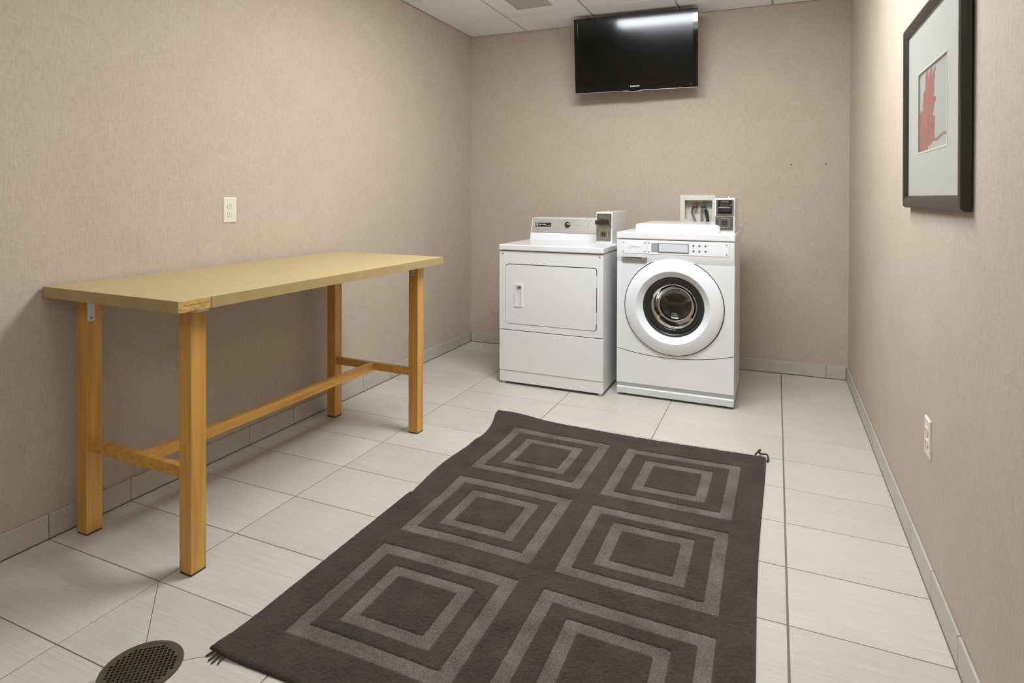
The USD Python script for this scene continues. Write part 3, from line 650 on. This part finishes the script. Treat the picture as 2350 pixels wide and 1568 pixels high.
# ------------------------------------------------------------------ outlets
def outlet(lab, side, yc, zc, w=.078, h=.124):
    x = XL if side == 'l' else XR; s = 1 if side == 'l' else -1
    t = thing('wall_outlet', lab, 'outlet', (x, yc, zc), (0, 0, 0 if side == 'l' else 180), group='ivory wall outlets')
    part('plate', trimesh.convex.convex_hull(np.vstack([np.array([(0, a * w / 2, b * h / 2), (.003, a * w / 2, b * h / 2), (.006, a * (w / 2 - .004), b * (h / 2 - .004))]) for a in (-1, 1) for b in (-1, 1)])), 'ivory_plastic', t, local=True, smooth=False)
    for z in (-.020, .020):
        f = Point(0, z).buffer(.0175, quad_segs=8).intersection(sbox(-.0175, z - .0145, .0175, z + .0145))
        r = part('receptacle', ext_yz(f, .0055, .0082), 'ivory_plastic', t, local=True)
        for yy, hh in ((-.0064, .0045), (.0064, .0036)):
            part('slot', bx(.0078, .0086, yy - .0013, yy + .0013, z + .003 - hh, z + .003 + hh), 'slot_dark', r, local=True, smooth=False)
        part('slot', ext_yz(Point(0, z - .0085).buffer(.0026), .0078, .0086), 'slot_dark', r, local=True, smooth=False)
    part('screw', ext_yz(Point(0, 0).buffer(.003), .0055, .0072), 'ivory_plastic', t, local=True)
outlet('ivory wall outlet above the table on the left wall', 'l', 2.1525, 1.199)
outlet('ivory wall outlet low on the right wall', 'r', 2.360, .483)

# nails left in the far wall
for x, lab in ((2.542, 'small dark nail in the far wall, the left of two'), (2.764, 'small dark nail in the far wall, nearer the right corner')):
    y = YB(x) + .010; z = 1.507
    solo('nail', cat(cyl_y(x, z, y - .006, y + .004, .0018, 10), cyl_y(x, z, y - .0075, y - .0055, .0042, 12)), 'nail', lab, 'nail', group='nails in the far wall', loc=(x, y, z))

# ------------------------------------------------------------------ floor drain
DRN = thing('floor_drain', 'round bronze floor drain with a grid of square holes', 'drain', (DR[0], DR[1], 0))
part('sump', cyl_z(DR[0], DR[1], -.048, -.034, .0955, 48), 'dark_void', DRN)
rim = Point(DR[:2]).buffer(.0995, quad_segs=24).difference(Point(DR[:2]).buffer(.0885, quad_segs=24))
part('rim', ext_xy(rim, -.0014, .0012), 'drain_bronze', DRN)
disc = Point(DR[:2]).buffer(.0890, quad_segs=24)
holes = []
ang = math.radians(38)
for a in range(-12, 13):
    for b in range(-12, 13):
        u, v = a * .0112, b * .0102
        if math.hypot(u, v) < .0815:
            q = sbox(-.0041, -.0036, .0041, .0036)
            X_ = DR[0] + u * math.cos(ang) - v * math.sin(ang); Y_ = DR[1] + u * math.sin(ang) + v * math.cos(ang)
            holes.append(affinity.translate(affinity.rotate(q, math.degrees(ang)), X_, Y_))
part('grate', ext_xy(disc.difference(unary_union(holes)), -.0020, .0006), 'drain_bronze', DRN, smooth=False)

# ------------------------------------------------------------------ rug
RX0, RX1, RY0, RY1 = 1.018, 2.402, 1.185, 3.160
RUG = thing('area_rug', 'dark brown pile rug with six concentric squares lying in front of the machines', 'rug', ((RX0 + RX1) / 2, (RY0 + RY1) / 2, 0))
cols = [(1.150, 1.680), (1.770, 2.297)]; rows = [(1.320, 1.805), (1.905, 2.385), (2.485, 2.997)]
rings = []
for (a, b) in cols:
    for (c, d) in rows:
        cx_, cy_ = (a + b) / 2, (c + d) / 2
        rings.append(sbox(a, c, b, d).difference(sbox(a + .047, c + .047, b - .047, d - .047)))
        iw, ih = .305 * (b - a) / .53, .300 * (d - c) / .50
        rings.append(sbox(cx_ - iw / 2, cy_ - ih / 2, cx_ + iw / 2, cy_ + ih / 2).difference(sbox(cx_ - iw / 2 + .042, cy_ - ih / 2 + .043, cx_ + iw / 2 - .042, cy_ + ih / 2 - .043)))
def warp(P):
    """waves of the worn rug: far-left corner lifted, hems not quite straight"""
    x, y, z = P.T.copy()
    u, v = (x - RX0) / (RX1 - RX0), (y - RY0) / (RY1 - RY0)
    edge = np.exp(-u * 9)
    x2 = x + edge * .012 * np.sin(v * 17) * (v > .5) + .006 * np.sin(v * 7 + 1) * u - .030 * np.exp(-((u / .06) ** 2)) * np.exp(-(((v - 1.0) / .06) ** 2))
    y2 = y + .006 * np.sin(u * 8) * v + .012 * (1 - v) * np.sin(u * 5)
    lift = .026 * np.exp(-(((u - .03) / .13) ** 2) - (((v - 1.0) / .085) ** 2)) + .007 * np.exp(-((u / .08) ** 2) - (((v - .80) / .03) ** 2)) + .012 * np.exp(-((u / .05) ** 2) - ((v / .04) ** 2))
    return np.stack([x2, y2, z + lift], 1)
step = .004
nx, ny = int(round((RX1 - RX0) / step)), int(round((RY1 - RY0) / step))
gxs, gys = np.linspace(RX0, RX1, nx + 1), np.linspace(RY0, RY1, ny + 1)
GX, GY = np.meshgrid(gxs, gys)
band_all = unary_union(rings)
inb = shapely.contains_xy(band_all, GX.ravel(), GY.ravel()).reshape(GX.shape)
from scipy.ndimage import gaussian_filter
soft = gaussian_filter(inb.astype(float), .8)
nz = rng.random(GX.shape) * .9 + .7 * meshkit.noise(np.stack([GX * 105, GY * 105, GX * 0], -1).reshape(-1, 3), 5).reshape(GX.shape)
Hh = .0125 - .0085 * soft + .0026 * (nz - .8) * (1 - soft)
eu = np.minimum(np.minimum(GX - RX0, RX1 - GX), np.minimum(GY - RY0, RY1 - GY)); Hh -= .006 * np.clip(1 - eu / .012, 0, 1) ** 2
topv = np.stack([GX, GY, Hh], -1).reshape(-1, 3); botv = np.stack([GX, GY, GX * 0 + .0006], -1).reshape(-1, 3)
idx = np.arange((nx + 1) * (ny + 1)).reshape(ny + 1, nx + 1)
q = np.stack([idx[:-1, :-1], idx[:-1, 1:], idx[1:, 1:], idx[1:, :-1]], -1).reshape(-1, 4)
tri = np.vstack([q[:, [0, 1, 2]], q[:, [0, 2, 3]]])
per = np.r_[idx[0, :], idx[1:, -1], idx[-1, -2::-1], idx[-2:0:-1, 0]]
nb = len(topv); pn = np.roll(per, -1)
side = np.vstack([np.stack([per, per + nb, pn + nb], 1), np.stack([per, pn + nb, pn], 1)])
# a coarse underside would gape under the lifted corner, so the backing follows the same grid edge
V = warp(np.vstack([topv, botv]))
part('pile_field', trimesh.Trimesh(V, np.vstack([tri, side, tri[:, ::-1] + nb]), process=False), 'pile_dark', RUG, smooth=True, label='dark cut pile')
for rp in rings:
    a, c, b, d = rp.bounds
    n1, n2 = int((b - a) / .005), int((d - c) / .005)
    X1, Y1 = np.meshgrid(np.linspace(a - .002, b + .002, n1 + 1), np.linspace(c - .002, d + .002, n2 + 1))
    keep = shapely.contains_xy(rp.buffer(.003), (X1[:-1, :-1] + X1[1:, 1:]).ravel() / 2, (Y1[:-1, :-1] + Y1[1:, 1:]).ravel() / 2)
    z = .0090 + .0022 * (meshkit.noise(np.stack([X1 * 250, Y1 * 250, X1 * 0], -1).reshape(-1, 3), 11).reshape(X1.shape) - .5)
    i1 = np.arange(X1.size).reshape(X1.shape)
    q = np.stack([i1[:-1, :-1], i1[:-1, 1:], i1[1:, 1:], i1[1:, :-1]], -1).reshape(-1, 4)[keep]
    f = np.vstack([q[:, [0, 1, 2]], q[:, [0, 2, 3]]])
    v = warp(np.stack([X1, Y1, z], -1).reshape(-1, 3)); lo = warp(np.stack([X1, Y1, z * 0 + .003], -1).reshape(-1, 3)); n_ = len(v)
    m = trimesh.Trimesh(v, f, process=False); e = m.edges; es = np.sort(e, 1)
    _, first, cnt = np.unique(es, axis=0, return_index=True, return_counts=True); be = e[first[cnt == 1]]
    sd = np.vstack([np.stack([be[:, 0], be[:, 0] + n_, be[:, 1] + n_], 1), np.stack([be[:, 0], be[:, 1] + n_, be[:, 1]], 1)])
    mm = trimesh.Trimesh(np.vstack([v, lo]), np.vstack([f, sd]), process=False); mm.remove_unreferenced_vertices()
    part('square_band', mm, 'pile_light', RUG, smooth=True)
# loose yarn at two corners
cx_, cy_ = warp(np.array([[RX1, RY1, 0.0]]))[0][:2]
part('loose_yarn', cat(tube([(cx_ - .045, cy_ - .004, .010), (cx_ - .040, cy_ + .012, .020), (cx_ - .025, cy_ + .026, .030), (cx_ - .034, cy_ + .034, .022), (cx_ - .020, cy_ + .014, .016), (cx_ + .000, cy_ + .010, .020), (cx_ + .010, cy_ - .010, .014), (cx_ + .004, cy_ - .040, .008)], .0042, 8),), 'pile_dark', RUG)
cx_, cy_ = warp(np.array([[RX0, RY0, 0.0]]))[0][:2]
part('loose_yarn', cat(*[tube([(cx_ + a, cy_ + .010, .010), (cx_ + a + b * .4, cy_ - .006, .007), (cx_ + a + b, cy_ - .018 - c, .003)], .0022, 6) for a, b, c in ((.030, -.010, .004), (.040, -.004, .008), (.050, .004, .002), (.012, -.012, -.006))]), 'pile_dark', RUG)
